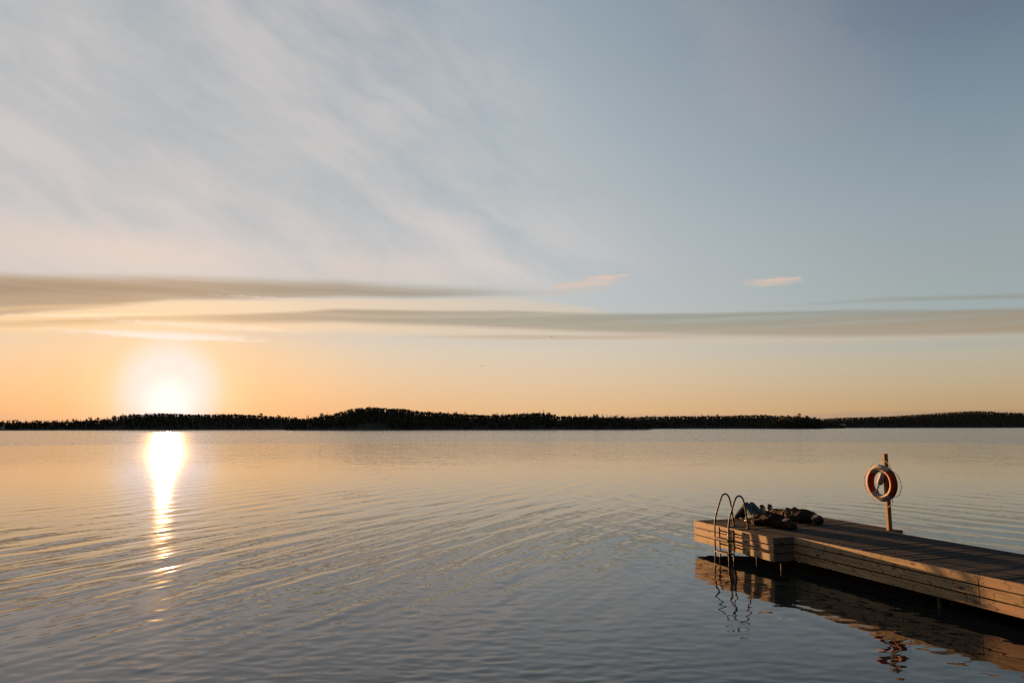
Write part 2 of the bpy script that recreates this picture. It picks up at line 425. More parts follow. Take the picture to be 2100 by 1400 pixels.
# ------------------------------------------------------------------ far shores and woods
def tree_template(kind, g):
    """unit-high tree (trunk + leaf clumps as small triangles), returns verts, tris, colour value"""
    vs, fs = [], []
    def tri(a, b, c):
        k = len(vs); vs.extend([a, b, c]); fs.append((k, k + 1, k + 2))
    def quadstrip(r0, z0, r1, z1, n=4):
        for i in range(n):
            a0, a1 = 2 * math.pi * i / n, 2 * math.pi * (i + 1) / n
            p = (r0 * math.cos(a0), r0 * math.sin(a0), z0); q = (r0 * math.cos(a1), r0 * math.sin(a1), z0)
            s = (r1 * math.cos(a0), r1 * math.sin(a0), z1); t = (r1 * math.cos(a1), r1 * math.sin(a1), z1)
            tri(p, q, t); tri(p, t, s)
    quadstrip(.018, 0, .006, .9)
    def leaf(c, s):
        a = g.normal(size=3); a /= np.linalg.norm(a); b = np.cross(a, g.normal(size=3)); b /= np.linalg.norm(b)
        c = np.array(c); d = np.cross(a, b)
        tri(tuple(c + a * s), tuple(c - a * s * .6 + b * s * .9), tuple(c - a * s * .5 - b * s * .8 + d * s * .3))
    if kind == 0:      # spruce
        for _ in range(120):
            z = .10 + .88 * g.random() ** .9; rad = .20 * (1 - z) ** .85 + .008
            a = g.uniform(0, 6.28); q = rad * math.sqrt(g.random()) * 1.05
            leaf((q * math.cos(a), q * math.sin(a), z), .026 + .062 * (1 - z))
    elif kind == 1:    # pine: clumps high on a bare trunk
        for _ in range(8):
            a = g.uniform(0, 6.28); q = g.uniform(.02, .17); z = g.uniform(.58, .94)
            c = np.array((q * math.cos(a), q * math.sin(a), z))
            for _ in range(13): leaf(c + g.normal(size=3) * (.06, .06, .036), .055)
    else:              # broadleaf
        for _ in range(11):
            a = g.uniform(0, 6.28); q = g.uniform(.0, .21); z = g.uniform(.34, .86)
            c = np.array((q * math.cos(a), q * math.sin(a), z))
            for _ in range(10): leaf(c + g.normal(size=3) * .062, .062)
    return np.array(vs), np.array(fs)
gT = np.random.default_rng(5)
TEMPL = [[tree_template(k, gT) for _ in range(5)] for k in range(3)]

fol = bpy.data.materials.new('foliage'); fol.use_nodes = True
nt = fol.node_tree; b = nt.nodes['Principled BSDF']; b.inputs['Roughness'].default_value = .9
geo = nt.nodes.new('ShaderNodeNewGeometry')
nz = noise(nt, geo.outputs['Position'], .045, 3., .6)
nz2 = noise(nt, geo.outputs['Position'], .35, 2., .6)
nt.links.new(ramp(nz * .5 + nz2 * .5, .36, .64, [(.36, (.030, .034, .020)), (.48, (.048, .048, .026)), (.56, (.075, .060, .030)), (.64, (.105, .070, .034))], srgb=False), b.inputs['Base Color'])
rockm, nt, b = material('shore_rock', .85)
geo = nt.nodes.new('ShaderNodeNewGeometry')
nt.links.new(ramp(noise(nt, geo.outputs['Position'], .4, 4., .6), .3, .7, [(.3, (.05, .05, .045)), (.7, (.22, .20, .18))], srgb=False), b.inputs['Base Color'])
landm, nt, b = material('forest_floor', .95, (.03, .032, .02))

def shore(name, D, pts, depth, th, step, label, mix, seed, back=1.0):
    """a wooded landmass: terrain strip (structure) with its wood (stuff). pts = (x, skyline height) in metres."""
    g = np.random.default_rng(seed)
    px = np.array([p[0] for p in pts], float); pz = np.array([p[1] for p in pts], float)
    def top(x): return np.interp(x, px, pz)
    def ground(x, t):                      # t 0 at the shoreline .. 1 ridge .. 2 behind
        h = np.maximum(top(x) - th * .48, .35) * np.clip(top(x) / (th * .8), 0, 1)
        prof = np.where(t < 1, np.sin(np.clip(t, 0, 1) * math.pi / 2) ** .9, np.cos(np.clip(t - 1, 0, 1) * math.pi / 2))
        return .35 + h * prof
    xs = np.arange(px[0], px[-1] + 1, 6.); ts = np.array([-.06, 0, .02, .15, .3, .5, .75, 1, 1.3, 1.7, 2.05])
    jit = np.interp(xs, xs[::6], g.normal(0, 3.0, len(xs[::6])))
    T, XX = np.meshgrid(ts, xs, indexing='ij')
    ZZ = ground(XX, T) + g.normal(0, .25, XX.shape); ZZ[0] = -1.5; ZZ[1] = .1; ZZ[2] = .9; ZZ[-1] = -1.5
    taper = np.clip(np.minimum(XX - px[0], px[-1] - XX) / 8, 0, 1); ZZ = ZZ * taper - (1 - taper) * 1.
    YY = D + T * depth + jit[None, :] * (T < .2)
    nr, nc = XX.shape
    co = np.stack([XX, YY, ZZ], -1).reshape(-1, 3)
    i = np.arange(nr - 1)[:, None]; j = np.arange(nc - 1)[None, :]
    f = np.stack([i * nc + j, i * nc + j + 1, (i + 1) * nc + j + 1, (i + 1) * nc + j], -1).reshape(-1, 4)
    me = npmesh('hills', co, f); me.materials.append(landm); me.materials.append(rockm)
    mi = np.zeros(len(f), np.int32); mi[:2 * (nc - 1)] = 1
    me.polygons.foreach_set('material_index', mi)
    o = bpy.data.objects.new('hills', me); S.collection.objects.link(o)
    tag(o, 'ground under ' + label, kind='structure')
    # wood
    V_, F_, n = [], [], 0
    for ty in np.arange(step * .6, depth * 1.25, step):
        for tx in np.arange(px[0] + 3, px[-1] - 2, step):
            x = tx + g.uniform(-.5, .5) * step; y = ty + g.uniform(-.5, .5) * step; t = y / depth
            if t < .02: continue
            hmax = top(x)
            if hmax < 2.2: continue
            z = float(ground(np.array(x), np.array(t))) - .3
            h = th * g.uniform(.62, 1.12) * (1.22 if g.random() < .06 else 1.)
            if t > .55: h = min(h * 1.05, max(hmax - z, 2.5) * g.uniform(.86, 1.10))
            h = min(h, hmax * 1.12)
            if h < 2.: continue
            k = g.choice(3, p=mix); v, f = TEMPL[k][g.integers(5)]
            a = g.uniform(0, 6.28); ca, sa = math.cos(a), math.sin(a); w = h * g.uniform(.85, 1.25)
            P = np.empty_like(v)
            P[:, 0] = x + (v[:, 0] * ca - v[:, 1] * sa) * w; P[:, 1] = D + y + (v[:, 0] * sa + v[:, 1] * ca) * w; P[:, 2] = z + v[:, 2] * h
            V_.append(P); F_.append(f + n); n += len(v)
    me = npmesh('forest', np.vstack(V_), np.vstack(F_), smooth=False); me.materials.append(fol)
    o = bpy.data.objects.new('forest', me); S.collection.objects.link(o)
    tag(o, label, kind='stuff', cat='forest')

shore('far_left', 1100, [(-1035, 15.3), (-850, 13.5), (-776, 11.9), (-746, 11.1), (-702, 13.9), (-651, 16.1), (-636, 18.2), (-607, 24.1), (-563, 26.9), (-533, 26.1), (-518, 24.6), (-488, 24.6), (-444, 25.2), (-392, 22.2), (-355, 19.2), (-333, 16.2), (-303, 8.1)],
      70, 10.5, 5.2, 'wooded low hill under the setting sun, at the left of the far shore', (.50, .34, .16), 1)
shore('headland', 840, [(-268, 1.3), (-260, 8.0), (-251, 12.4), (-243, 15.2), (-226, 18.0), (-218, 18.6), (-201, 24.7), (-188, 26.9), (-172, 28.6), (-152, 26.3), (-136, 26.8), (-122, 24.0), (-104, 21.7), (-92, 21.1), (-66, 20.0), (-35, 18.2), (-5, 18.2), (1, 19.8), (38, 20.3), (51, 18.0), (55, 16.4), (89, 16.0), (120, 14.5), (141, 12.8), (158, 8.3), (166, 1.6)],
      60, 10.0, 4.2, 'tallest dark wooded headland, its round top left of the middle of the shore', (.50, .34, .16), 2)
shore('middle', 1350, [(136, 17.3), (192, 21.7), (227, 22.6), (296, 24.2), (399, 24.5), (483, 26.6), (538, 23.8), (567, 21.0), (586, 16.5), (607, 9.2), (625, 3.8)],
      80, 11.0, 5.6, 'low even wooded shore between the headland and the small islet', (.50, .34, .16), 3)
shore('islet', 1100, [(372, .3), (378, 1.5), (391, 5.3), (406, 11.9), (421, 16.2), (443, 18.4), (465, 16.2), (473, 12.5), (475, 6.6), (478, .5)],
      34, 11.5, 3.6, 'small dark wooded islet with a rocky left tip', (.3, .5, .2), 4)
shore('far_right', 1900, [(752, 9.5), (824, 19.5), (843, 21.4), (859, 25.8), (927, 28.9), (1048, 31.8), (1097, 35.5), (1147, 38.0), (1196, 41.7), (1254, 45.4), (1293, 46.0), (1341, 42.7), (1533, 37.2), (1787, 30.4)],
      120, 12.5, 7.2, 'farthest wooded ridge rising towards the right edge behind the lifebuoy', (.50, .34, .16), 6)

# ------------------------------------------------------------------ wood material
def wood(name, along, c_lo, c_hi, grey=.0, board=None, red=None, crack=0., rough=.72, knots=1.):
    m, nt, b = material(name, rough)
    tc = nt.nodes.new('ShaderNodeTexCoord'); sp = nt.nodes.new('ShaderNodeSeparateXYZ'); nt.links.new(tc.outputs['Object'], sp.inputs[0])
    x, y, z = (V(nt, sp.outputs[i]) for i in range(3))
    oi = nt.nodes.new('ShaderNodeObjectInfo'); rnd = V(nt, oi.outputs['Random'])
    l, c = (x, y) if along == 'x' else ((y, x) if along == 'y' else (z, x + y))
    if board:
        idx = (c / board).m('FLOOR')
        wn = nt.nodes.new('ShaderNodeTexWhiteNoise'); wn.noise_dimensions = '1D'; nt.links.new(idx.x, wn.inputs['W'])
        rb = V(nt, wn.outputs['Value'])
    else: rb = rnd
    off = rb * 37.
    g1 = noise(nt, comb(nt, l * 1.3 + off, c * 26., z * 26. + off), 1., 5., .65, .6)
    g2 = noise(nt, comb(nt, l * 7. + off, c * 150., z * 150.), 1., 3., .6)
    st = noise(nt, comb(nt, l * .9 + off, c * 2., z * 5.), 1., 4., .6)
    t = g1 * .62 + g2 * .2 + st * .18 + (rb - .5) * .16
    col = ramp(t, .32, .68, [(.32, c_lo), (.68, c_hi)], srgb=False)
    if red: col = mixc(nt, (rb + st * .5).smooth(.7, 1.05) * red, col, (.34, .13, .05, 1.))
    if grey: col = mixc(nt, (st * .7 + rb * .5).smooth(.35, .85) * grey, col, (.12, .12, .115, 1.))
    if knots:
        vo = nt.nodes.new('ShaderNodeTexVoronoi'); vo.feature = 'F1'
        zz = z if along != 'z' else x
        nt.links.new(comb(nt, l * 3.1 + off, c * 7.2, zz * 7.2 + off), vo.inputs['Vector']); vo.inputs['Scale'].default_value = 1.
        k = V(nt, vo.outputs['Distance']) + (g2 - .5) * .1
        col = mixc(nt, k.smooth(.26, .12) * knots * .92, col, (.055, .026, .014, 1.))
    if crack:
        wv = noise(nt, comb(nt, l * 1.5 + off, z * 9., 0.), 1., 3., .6)
        ph = (l * 2.3 + (wv - .5) * 1.3 + off).m('FRACT')
        ck = (ph - .5).abs().smooth(.05, .012) * noise(nt, comb(nt, l * 5., z * 11., 2.), 1., 2.).smooth(.42, .56)
        col = mixc(nt, ck * crack, col, (.03, .018, .012, 1.))
    # slime and weather stains low down and at random
    dirt = noise(nt, comb(nt, l * 3.2, c * 4., z * 7.), 1., 5., .7).smooth(.58, .75)
    col = mixc(nt, dirt * .5, col, (.06, .05, .04, 1.))
    nt.links.new(col, b.inputs['Base Color'])
    bp = nt.nodes.new('ShaderNodeBump'); bp.inputs['Strength'].default_value = .35; bp.inputs['Distance'].default_value = .004
    nt.links.new((g1 * .6 + g2 * .5).x, bp.inputs['Height']); nt.links.new(bp.outputs[0], b.inputs['Normal'])
    b.inputs['Specular IOR Level'].default_value = .3
    return m
side_y = wood('plank_along', 'y', (.10, .068, .034), (.48, .325, .165), .4, None, .45, .9)
side_x = wood('plank_across', 'x', (.08, .065, .05), (.17, .14, .115), .45, None, 0, .3)
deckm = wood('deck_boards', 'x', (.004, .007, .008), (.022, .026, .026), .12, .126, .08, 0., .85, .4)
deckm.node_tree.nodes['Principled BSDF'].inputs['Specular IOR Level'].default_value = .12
postm = wood('post_wood', 'z', (.22, .12, .045), (.40, .23, .085), .0, None, 0, 0, .6, .3)
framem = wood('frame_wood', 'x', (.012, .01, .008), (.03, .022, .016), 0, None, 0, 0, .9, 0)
steel, nt, b = material('galvanised_steel', .6, (.36, .30, .24), .2); b.inputs['Specular IOR Level'].default_value = .15
tcn = nt.nodes.new('ShaderNodeTexCoord')
nt.links.new(ramp(noise(nt, tcn.outputs['Object'], 22., 3., .6), .3, .7, [(.3, (.008, .006, .006)), (.7, (.030, .023, .019))], srgb=False), b.inputs['Base Color'])
rust, nt, b = material('rusty_steel', .8, (.20, .08, .03), .2)
tcn = nt.nodes.new('ShaderNodeTexCoord')
nt.links.new(ramp(noise(nt, tcn.outputs['Object'], 14., 4., .6), .3, .7, [(.3, (.03, .018, .012)), (.7, (.12, .08, .05))], srgb=False), b.inputs['Base Color'])

# ------------------------------------------------------------------ pier
PIER = (4.954, 14.081, 0.); PRZ = R(18.2); ZD = .63
def pier_thing(name, label, cat, group=None, loc=(0, 0, 0)):
    """Empty in the pier's own frame (x across the pier, y towards the head, z up from the water)"""
    p = Matrix.Translation(PIER) @ Matrix.Rotation(PRZ, 4, 'Z') @ Vector(loc)
    return empty(name, p, PRZ, label, cat, group)
pier = pier_thing('pier', 'weathered wooden bathing pier with a wider head, reaching in from the right', 'pier')
W0, W1, HW, HL, WL = .48, 2.75, 3.17, 2.73, -9.2
# deck boards across, board 120 mm with 6 mm gaps
def deck(x0, x1, y0, y1, name):
    bm = bmesh.new(); y = y0; k = 0
    while y < y1 - .02:
        e = min(y + .120, y1); dz = random.uniform(-.0025, .0025)
        box(bm, x0 + random.uniform(0, .004), x1 - random.uniform(0, .004), y, e, ZD - .030 + dz, ZD + dz, .004)
        y = e + .006; k += 1
    return obj(name, bm, deckm, pier)
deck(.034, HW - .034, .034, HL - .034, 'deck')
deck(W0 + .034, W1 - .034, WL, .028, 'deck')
def plank(x0, x1, y0, y1, z0, z1, mat):
    bm = bmesh.new(); box(bm, x0, x1, y0, y1, z0, z1, .004); return obj('side_plank', bm, mat, pier)
rows = [(ZD - .136, ZD), (ZD - .292, ZD - .156), (ZD - .448, ZD - .312)]
for z0, z1 in rows:
    plank(0, .03, .0, HL, z0, z1, side_y)                         # long side of the head, facing the ladder
    plank(HW - .03, HW, .0, HL, z0, z1, side_y)
    plank(.032, HW - .032, HL - .03, HL, z0, z1, side_x)          # outer end
    plank(.032, W0 + .03, .0, .03, z0, z1, side_x)                # short returns of the wings
    plank(W1 - .03, HW - .032, .0, .03, z0, z1, side_x)
    for y0, y1 in ((-3.846, -.002), (-7.75, -3.852), (WL, -7.756)):
        plank(W0, W0 + .03, y0, y1, z0, z1, side_y)
        plank(W1 - .03, W1, y0, y1, z0, z1, side_y)
# dark joists behind the slits
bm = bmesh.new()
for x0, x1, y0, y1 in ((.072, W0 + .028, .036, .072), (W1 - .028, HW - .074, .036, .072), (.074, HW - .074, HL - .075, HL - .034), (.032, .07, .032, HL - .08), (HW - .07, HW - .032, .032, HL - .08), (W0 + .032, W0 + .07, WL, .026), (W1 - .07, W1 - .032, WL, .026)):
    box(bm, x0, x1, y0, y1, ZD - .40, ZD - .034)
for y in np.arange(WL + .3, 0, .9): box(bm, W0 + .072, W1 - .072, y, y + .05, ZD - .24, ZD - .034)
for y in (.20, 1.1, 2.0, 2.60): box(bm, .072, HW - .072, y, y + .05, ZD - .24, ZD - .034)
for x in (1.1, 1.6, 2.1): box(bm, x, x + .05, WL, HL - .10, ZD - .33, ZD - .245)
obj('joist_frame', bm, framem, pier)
for x, y in ((.24, .09), (.6, 1.3), (2.95, .12), (.7, 2.4), (2.9, 2.5), (.66, -3.02), (.95, -3.0), (2.5, -3.0), (.7, -7.0), (2.5, -7.0), (1.6, 1.2)):
    bm = bmesh.new(); tube(bm, [(x, y, -2.6), (x, y, ZD - .25)], .018 if x == .24 else .03, 12, k=0)
    obj('pile', bm, rust, pier, True)
# nail heads along the side planks (one mesh: marks on the boards)
bm = bmesh.new()
def nail(x, y, z):
    t = bmesh.ops.create_cone(bm, cap_ends=True, segments=8, radius1=.0055, radius2=.0045, depth=.004)
    for v in t['verts']: v.co = Vector((x + v.co.z, y + v.co.x, z + v.co.y))
for z0, z1 in rows:
    for y in (.04, .06, HL - .05, 1.37, 1.39): [nail(-.001, y, z0 + d) for d in (.035, .11)]
    for y in (-.9, -1.9, -2.9, -3.79, -3.91, -4.9, -5.9): [nail(W0 - .001, y, z0 + d) for d in (.035, .11)]
obj('nail', bm, material('nail_head', .6, (.04, .03, .03))[0], pier)['kind'] = 'stuff'

# ------------------------------------------------------------------ bathing ladder
lad = pier_thing('bathing_ladder', 'tubular metal bathing ladder with two arched handrails on the side of the pier', 'ladder', loc=(0, 0, 0))
for y in (1.69, 1.20):
    bm = bmesh.new()
    tube(bm, [(-.155, y, -1.15), (-.155, y, .2), (-.15, y, .50), (-.14, y, .70), (-.118, y, .83), (-.07, y, .97), (-.02, y, 1.10), (.03, y, 1.215), (.075, y, 1.28), (.135, y, 1.305), (.195, y, 1.28), (.238, y, 1.21), (.272, y, 1.08), (.30, y, .90), (.332, y, .66), (.334, y, ZD + .003)],
         .0175, 14, k=5)
    obj('handrail', bm, steel, lad, True)
    bm = bmesh.new(); tube(bm, [(-.045, y - .01, -1.15), (-.045, y - .01, ZD - .01)], .016, 12, k=0)
    obj('rear_tube', bm, steel, lad, True)
    bm = bmesh.new()
    t = bmesh.ops.create_cone(bm, cap_ends=True, segments=16, radius1=.05, radius2=.046, depth=.008)
    for v in t['verts']: v.co += Vector((.334, y, ZD + .0065))
    obj('foot_plate', bm, steel, lad)
    for z in (ZD - .10, ZD - .37):
        bm = bmesh.new(); box(bm, -.06, -.001, y - .03, y + .012, z, z + .03, .003); obj('bracket', bm, steel, lad)
stepm = wood('tread_wood', 'y', (.12, .085, .06), (.26, .19, .14), .3, None, 0, 0, .7, .3)
for z in (.405, .135, -.135, -.405):
    bm = bmesh.new(); box(bm, -.19, -.03, 1.212, 1.662, z - .016, z + .016, .004)
    obj('tread', bm, stepm, lad)

# ------------------------------------------------------------------ lifebuoy on its post
post = pier_thing('lifebuoy_post', 'square upright timber post at the edge of the pier carrying the lifebuoy', 'post', loc=(2.925, .10, ZD))
bm = bmesh.new(); box(bm, -.047, .047, -.034, .034, -.40, 1.54, .004)
obj('upright', bm, postm, post)
bm = bmesh.new(); tube(bm, [(-.045, -.0, 1.30), (-.11, 0, 1.295), (-.155, 0, 1.30), (-.165, 0, 1.335)], .008, 8, k=4)
obj('hook', bm, steel, post, True)

BC = (2.925 - .047 - .078, .10, 1.575)
buoy = pier_thing('lifebuoy', 'orange and white ring lifebuoy with lettering and a grab rope, hung on the post', 'lifebuoy', loc=BC)
RM, RT = .302, .077
orange, nt, b = material('orange_plastic', .65, (.62, .12, .022)); b.inputs['Specular IOR Level'].default_value = .15; tcn = nt.nodes.new('ShaderNodeTexCoord')
nt.links.new(ramp(noise(nt, tcn.outputs['Object'], 9., 4., .6), .3, .7, [(.3, (.17, .021, .004)), (.7, (.27, .042, .008))], srgb=False), b.inputs['Base Color'])
white, nt, b = material('white_plastic', .7, (.72, .68, .66)); b.inputs['Specular IOR Level'].default_value = .12; tcn = nt.nodes.new('ShaderNodeTexCoord')
nt.links.new(ramp(noise(nt, tcn.outputs['Object'], 12., 4., .65), .3, .7, [(.3, (.19, .165, .155)), (.7, (.29, .265, .255))], srgb=False), b.inputs['Base Color'])
ink, nt, b = material('black_print', .9, (.02, .015, .013)); b.inputs['Specular IOR Level'].default_value = .0
def torus_arc(a0, a1, name, mat, rt=RT, lift=0.):
    """ring in the local y/z plane, angle measured from +z towards +y"""
    bm = bmesh.new(); n = 28; m = 20; rings = []
    for i in range(n + 1):
        a = R(a0 + (a1 - a0) * i / n); c = Vector((0, math.sin(a), math.cos(a)))
        rings.append([bm.verts.new(c * (RM + rt * .92 * math.cos(2 * math.pi * j / m)) + Vector((rt * math.sin(2 * math.pi * j / m), 0, 0))) for j in range(m)])
    for i in range(n):
        for j in range(m): bm.faces.new((rings[i][j], rings[i][(j + 1) % m], rings[i + 1][(j + 1) % m], rings[i + 1][j]))
    bm.faces.new(rings[0]); bm.faces.new(rings[-1])
    return obj(name, bm, mat, buoy, True)
for a0, a1, mt in ((-43, 43, white), (43, 137, orange), (137, 223, white), (223, 317, orange)):
    torus_arc(a0, a1, 'ring_section', mt)
for a in (43, 137, 223, 317): torus_arc(a - 2.2, a + 2.2, 'strap', white if a in (137, 223) else orange, RT + .003)
# grab rope in four slack loops outside the ring
ropem = material('rope', .9, (.42, .36, .26))[0]
bm = bmesh.new(); pts = []
for q in range(4):
    c = 90 * q; sag = (.10, .105, .12, .10)[q]
    for d, e in ((-45, .0), (-36, .35), (-22, .8), (0, 1.), (22, .8), (36, .35)):
        a = R(c + d + 0); rr_ = RM + RT * .93 + .006 + sag * e
        pts.append((-.012 + .02 * e, math.sin(a) * rr_, math.cos(a) * rr_ - (.02 * e if q in (1, 3) else 0)))
tube(bm, pts, .0062, 8, True, 5); obj('grab_rope', bm, ropem, buoy, True)
# lettering bent round the white sections
def bent_text(txt, rc, size, mid, top):
    cu = bpy.data.curves.new('lettering', 'FONT'); cu.body = txt; cu.size = size; cu.align_x = 'CENTER'; cu.extrude = 0.0; cu.space_character = 1.06; cu.offset = .0016
    o = bpy.data.objects.new('lettering', cu); S.collection.objects.link(o)
    dg = bpy.context.evaluated_depsgraph_get(); me = bpy.data.meshes.new_from_object(o.evaluated_get(dg)); bpy.data.objects.remove(o); bpy.data.curves.remove(cu)
    bm = bmesh.new(); bm.from_mesh(me); bpy.data.meshes.remove(me)
    bmesh.ops.subdivide_edges(bm, edges=[e for e in bm.edges if e.calc_length() > .012], cuts=2)
    for v in bm.verts:
        s, t = v.co.x, v.co.y - size * .36
        rad = rc + (t if top else -t)
        ang = (s / rc) if top else (math.pi - s / rc)
        # seen from -x, text must run left to right: +y is on the left
        yy, zz = -math.sin(ang) * rad, math.cos(ang) * rad
        dr = (rad - RM) / (RT * .92); dr = max(-.97, min(.97, dr))
        v.co = Vector((-(RT * math.sqrt(1 - dr * dr)) - .0035, yy, zz))
    return obj('lettering', bm, ink, buoy)
bent_text('TRYGG-HANSA', RM - .002, .056, 0, True)
bent_text('TRYGG-HANSA', RM - .002, .056, 0, False)

flo = pier_thing('throw_line_float', 'pinkish white throwing-line float hanging slanted inside the lifebuoy ring', 'rescue float', loc=BC)
bm = bmesh.new()
A_, B_ = Vector((.0, -.075, .235)), Vector((-.01, .06, -.035))
tube(bm, [A_, A_.lerp(B_, .06), A_.lerp(B_, .2), A_.lerp(B_, .8), A_.lerp(B_, .93), B_], [.022, .05, .060, .060, .05, .024], 16, k=6)
obj('line_case', bm, white, flo, True)
bm = bmesh.new(); tube(bm, [B_, (-.012, .085, -.08), (-.012, .112, -.13)], .014, 10, k=3); obj('neck', bm, white, flo, True)
bm = bmesh.new(); bmesh.ops.create_uvsphere(bm, u_segments=18, v_segments=12, radius=.043)
for v in bm.verts: v.co = Vector((v.co.x, v.co.y * .95, v.co.z * 1.15)) + Vector((-.012, .13, -.185))
obj('throwing_ball', bm, white, flo, True)

# ------------------------------------------------------------------ people lying on the pier
def hulls(parts, voxel, name, mat, parent, wrinkle=0., wscale=14., seed=0., smooth_it=3):
    """union of convex hulls of spheres, voxel-remeshed into one continuous skin"""
    bm = bmesh.new()
    for part in parts:
        t = bmesh.new()
        for p, r in part:
            sv = bmesh.ops.create_icosphere(t, subdivisions=2, radius=1.)['verts']
            rr_ = r if isinstance(r, tuple) else (r, r, r)
            for v in sv: v.co = Vector((v.co.x * rr_[0], v.co.y * rr_[1], v.co.z * rr_[2])) + Vector(p)
        if len(part) > 1:
            g = bmesh.ops.convex_hull(t, input=t.verts[:])
            junk = [e for e in g['geom_interior'] if isinstance(e, bmesh.types.BMVert)] + [v for v in t.verts if not any(f in g['geom'] for f in v.link_faces) and not v.link_faces]
            bmesh.ops.delete(t, geom=list(set(junk)), context='VERTS')
            inner = [f for f in t.faces if f not in set(x for x in g['geom'] if isinstance(x, bmesh.types.BMFace))]
            bmesh.ops.delete(t, geom=inner, context='FACES')
        me = bpy.data.meshes.new('t'); t.to_mesh(me); t.free(); bm.from_mesh(me); bpy.data.meshes.remove(me)
    bmesh.ops.recalc_face_normals(bm, faces=bm.faces)
    me = bpy.data.meshes.new(name); bm.to_mesh(me); bm.free()
    o = bpy.data.objects.new('t', me); S.collection.objects.link(o)
    r = o.modifiers.new('r', 'REMESH'); r.mode = 'VOXEL'; r.voxel_size = voxel; r.use_smooth_shade = True
    s = o.modifiers.new('s', 'SMOOTH'); s.iterations = smooth_it; s.factor = .5
    dg = bpy.context.evaluated_depsgraph_get()
    m2 = bpy.data.meshes.new_from_object(o.evaluated_get(dg)); bpy.data.objects.remove(o); bpy.data.meshes.remove(me)
    if wrinkle:
        bm = bmesh.new(); bm.from_mesh(m2); bm.normal_update()
        ds = []
        for v in bm.verts:
            p = v.co; w = mnoise.noise(p * 6. + Vector((seed, 0, 0)))
            k = mnoise.noise(Vector((p.x * wscale * .6 + seed, p.y * wscale + w * 2.0, p.z * wscale * .6)))
            k2 = mnoise.noise(p * wscale * 2.2 + Vector((0, seed, 0)))
            ds.append((1 - abs(k) * 2.2) * wrinkle + k2 * wrinkle * .4)
        for v, d in zip(bm.verts, ds): v.co += v.normal * d
        for v in bm.verts: v.co.z = max(v.co.z, .002)
        bm.to_mesh(m2); bm.free()
    m2.polygons.foreach_set('use_smooth', [True] * len(m2.polygons))
    m2.name = name; m2.materials.clear()
    return link(name, m2, mat, parent)

def hand(wrist, tip_dir, up, side, curl=.5):
    """palm, four unequal bent fingers and a thumb leaving the side of the palm"""
    d = Vector(tip_dir).normalized(); u = Vector(up).normalized(); s = d.cross(u).normalized() * side; w = Vector(wrist)
    out = [[(w, .021), (w + d * .085 + s * .028, .013), (w + d * .085 - s * .028, .013), (w + d * .04 + s * .02, .017)]]
    for i, (o_, L) in enumerate(((.030, .068), (.010, .078), (-.010, .072), (-.028, .056))):
        k0 = w + d * .085 + s * o_; d1 = (d - u * .35 * curl).normalized(); d2 = (d - u * 1.1 * curl).normalized(); d3 = (d - u * 1.8 * curl).normalized()
        k1 = k0 + d1 * L * .45; k2 = k1 + d2 * L * .3; k3 = k2 + d3 * L * .25
        out += [[(k0, .0092), (k1, .0086)], [(k1, .0086), (k2, .008)], [(k2, .008), (k3, .007)]]
    t0 = w + d * .028 + s * .026; t1 = t0 + (d * .6 + s * .8).normalized() * .035; t2 = t1 + (d * .9 + s * .35 - u * .2).normalized() * .028
    out += [[(t0, .013), (t1, .010)], [(t1, .010), (t2, .0085)]]
    return out

def head(c, top, face, k=1.):
    """head of radius ~.1 around c; top = towards the crown, face = where the face points"""
    t = Vector(top).normalized(); f = Vector(face).normalized(); s = t.cross(f); c = Vector(c)
    P = lambda a, b, e: c + (t * a + f * b + s * e) * k
    H = [[(P(.03, -.015, 0), .088 * k), (P(.02, .02, .018), .068 * k), (P(.02, .02, -.018), .068 * k)],       # cranium
         [(P(.0, .02, 0), .070 * k), (P(-.088, .058, 0), .024 * k), (P(-.06, .035, .032), .028 * k), (P(-.06, .035, -.032), .028 * k)],  # jaw
         [(P(.005, .088, 0), .009 * k), (P(-.03, .108, 0), .012 * k)],                                         # nose
         [(P(.012, .080, .03), .013 * k), (P(.012, .080, -.03), .013 * k)],                                    # brow
         [(P(-.055, .088, .014), .008 * k), (P(-.055, .088, -.014), .008 * k)]]                                # lips
    for e in (-1, 1): H.append([(P(-.0, -.01, .082 * e), .012 * k), (P(-.03, -.006, .080 * e), .010 * k)])      # ears
    return H

def cloth(name, c, rough=.9):
    m, nt, b = material(name, rough); b.inputs['Specular IOR Level'].default_value = .08
    tcn = nt.nodes.new('ShaderNodeTexCoord'); v = noise(nt, tcn.outputs['Object'], 18., 4., .6)
    nt.links.new(ramp(v, .3, .7, [(.3, tuple(q * .7 for q in c)), (.7, tuple(q * 1.3 for q in c))], srgb=False), b.inputs['Base Color'])
    return m
skin, nt, b = material('skin', .5, (.50, .27, .19)); b.inputs['Subsurface Weight'].default_value = .1
jeans = cloth('blue_denim', (.036, .058, .076)); blackc = cloth('black_cloth', (.018, .010, .007)); trousers = cloth('dark_trousers', (.012, .009, .007))
jacket = cloth('dark_teal_jacket', (.024, .018, .016)); hairm = cloth('brown_hair', (.028, .020, .016), .6); shoe = cloth('grey_canvas', (.07, .068, .07)); sole = material('white_rubber', .6, (.75, .72, .70))[0]
knit = cloth('brown_grey_knit', (.10, .085, .075))
eye = material('eye_dark', .3, (.02, .015, .012))[0]

p1 = pier_thing('person', 'barefoot person in blue jeans lying with knees raised, nearest the ladder', 'person', 'people lying on the pier', loc=(0, 0, ZD))
